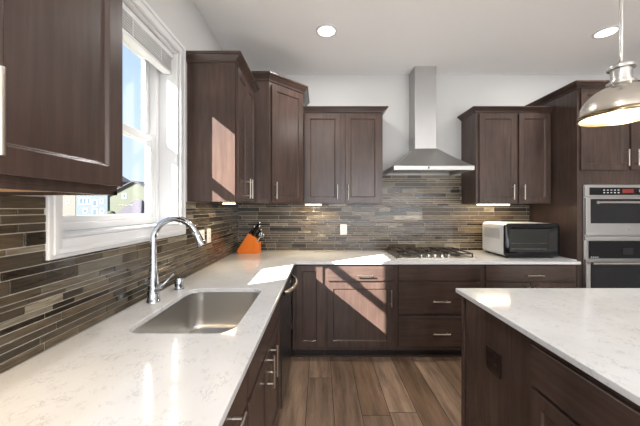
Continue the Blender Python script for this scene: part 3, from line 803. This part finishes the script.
# ------------------------------------------------------------------ under-cabinet light bars
def led(label, x0, x1, y0, y1, z, e):
    t_ = thing('under_cabinet_light', label, 'light bar', ((x0 + x1) / 2, (y0 + y1) / 2, z))
    part('housing', MB().box(x0, x1, y0, y1, z - .006, z), M_WHITE, t_)
    part('diffuser', MB().box(x0 + .002, x1 - .002, y0 + .002, y1 - .002, z - .014, z - .006), M_LED, t_)
    lamp('light_bar_glow', 'AREA', ((x0 + x1) / 2, (y0 + y1) / 2, z - .016), (0, 0, -1), e, (1, .78, .48), shape='RECTANGLE', size=x1 - x0, size_y=y1 - y0)
led('warm light bar under the wall cabinet left of the range hood', -.16, .018, 3.14, 3.17, UB, 2.2)
led('warm light bar under the wall cabinet right of the range hood', px(478, 3.14), px(510, 3.14), 3.14, 3.17, UB, 2.2)
led('warm light bar under the wall cabinet beside the window', -.805, -.705, 2.39, 2.42, UB, 1.0)
led('warm light bar under the large cabinet nearest the camera', -.86, -.83, .2, .7, 1.4475, 1.5)

# ------------------------------------------------------------------ outdoors
M_GRASS = wallpaint('dry_lawn', (0.07, 0.07, 0.04), 3, .2)
M_ROAD = plain('pale_concrete', (0.14, 0.14, 0.14), .9)
struct('ground', MB().box(-200, XL - WT, -60, 220, -.65, -.55), M_GRASS)
struct('street', MB().box(-120, -6, 46, 58, -.55, -.50), M_ROAD)
M_BLUE = plain('pale_blue_siding', (0.060, 0.080, 0.090), .8)
M_CREAM = plain('cream_siding', (0.085, 0.08, 0.068), .8)
M_GREEN = plain('sage_siding', (0.060, 0.068, 0.045), .8)
M_TAN = plain('tan_siding', (0.08, 0.07, 0.055), .8)
M_ROOF = plain('grey_shingles', (0.042, 0.038, 0.048), .9)
M_PANEX = plain('house_window_dark', (0.06, 0.09, 0.14), .2)
def house(label, xa, xb, y, depth, zbase, zeave, zpeak, mat, wins, d):
    t_ = thing('house', label, 'house', ((xa + xb) / 2, y, zbase))
    xm = (xa + xb) / 2
    m = MB(); prof_xz(m, [(xa, zbase), (xb, zbase), (xb, zeave), (xm, zpeak), (xa, zeave)], y, y + depth)
    part('house_walls', m, mat, t_)
    r = MB(); e = .45; sl_ = (zpeak - zeave) / (xm - xa)
    for sg, xx in ((-1, xa), (1, xb)):
        prof_xz(r, [(xm, zpeak + .02), (xx + sg * e, zeave - e * sl_ + .02), (xx + sg * e, zeave - e * sl_ + .27), (xm, zpeak + .27)], y - e, y + depth + e)
    part('roof', r, M_ROOF, t_)
    for (p0, p1, q0, q1) in wins:
        f_ = part('window_frame', MB().box(px(p0, d) - .12, px(p1, d) + .12, y - .06, y + .02, pz(q1, d) - .12, pz(q0, d) + .12), M_WHITE, t_)
        part('window_pane', MB().box(px(p0, d), px(p1, d), y - .09, y - .05, pz(q1, d), pz(q0, d)), M_PANEX, f_)
    return t_
d = 70
house('pale blue two-storey house seen low through the window', px(76, d), px(107.5, d), d, 9, -.55, 8.2, 10.5, M_BLUE,
      [(80, 82.6, 198, 204), (83.8, 86.2, 198, 204), (87.4, 89.8, 198, 204), (93, 96.8, 200, 206), (100.8, 103, 199, 202.5), (83.5, 87, 209, 212.5), (93, 96.6, 209, 215), (100.8, 103.4, 209, 212.5)], d)
d = 70.3
house('cream house standing left of the pale blue house outside', px(48, d), px(75.5, d), d, 9, -.55, 7.6, 10, M_CREAM, [(67, 69, 200, 203)], d)
d = 62
house('sage green gabled house outside right of the pale blue house', px(110, d), px(158, d), d, 9, -.55, 4.4, 7.0, M_GREEN, [(123, 125.6, 194, 198)], d)
d = 50
g_ = thing('garage', 'low garage with a grey hipped roof in front of the green house', 'garage', (px(128, d), d + 3, -.55))
part('garage_walls', MB().box(px(116, d), px(141, d), d, d + 6, -.55, .15), M_TAN, g_)
hr = MB(); a0, a1, r0_, r1_ = px(114.5, d), px(142.5, d), px(124, d), px(131, d)
for p_ in ((a0, d - .4, .1), (a1, d - .4, .1), (a1, d + 6.4, .1), (a0, d + 6.4, .1), (r0_, d + 3, 2.9), (r1_, d + 3, 2.9)): hr.vert(*p_)
for q_ in ((0, 1, 5, 4), (1, 2, 5), (2, 3, 4, 5), (3, 0, 4), (0, 3, 2, 1)): hr.face(q_)
part('roof', hr, M_ROOF, g_)
M_LEAF = wallpaint('leaf_green', (0.025, 0.038, 0.015), 6, .8)
def bush(x, y, r, label):
    m = MB(); rg = []
    for i in range(9):
        th = math.pi * i / 8; rg.append([(x + r * (.9 + .25 * R.random()) * math.sin(th) * math.cos(q * .5236), y + r * (.9 + .25 * R.random()) * math.sin(th) * math.sin(q * .5236), -.55 + r * .8 - r * math.cos(th) * .95) for q in range(12)])
    m.loft(rg, True, False, False)
    t_ = thing('bush', label, 'bush', (x, y, -.55)); part('foliage', m, M_LEAF, t_)
bush(px(111, 60), 60, .8, 'green bush between the pale blue house and the green house')
bush(px(113.5, 56), 56, .55, 'small green bush in front of the green house outside')
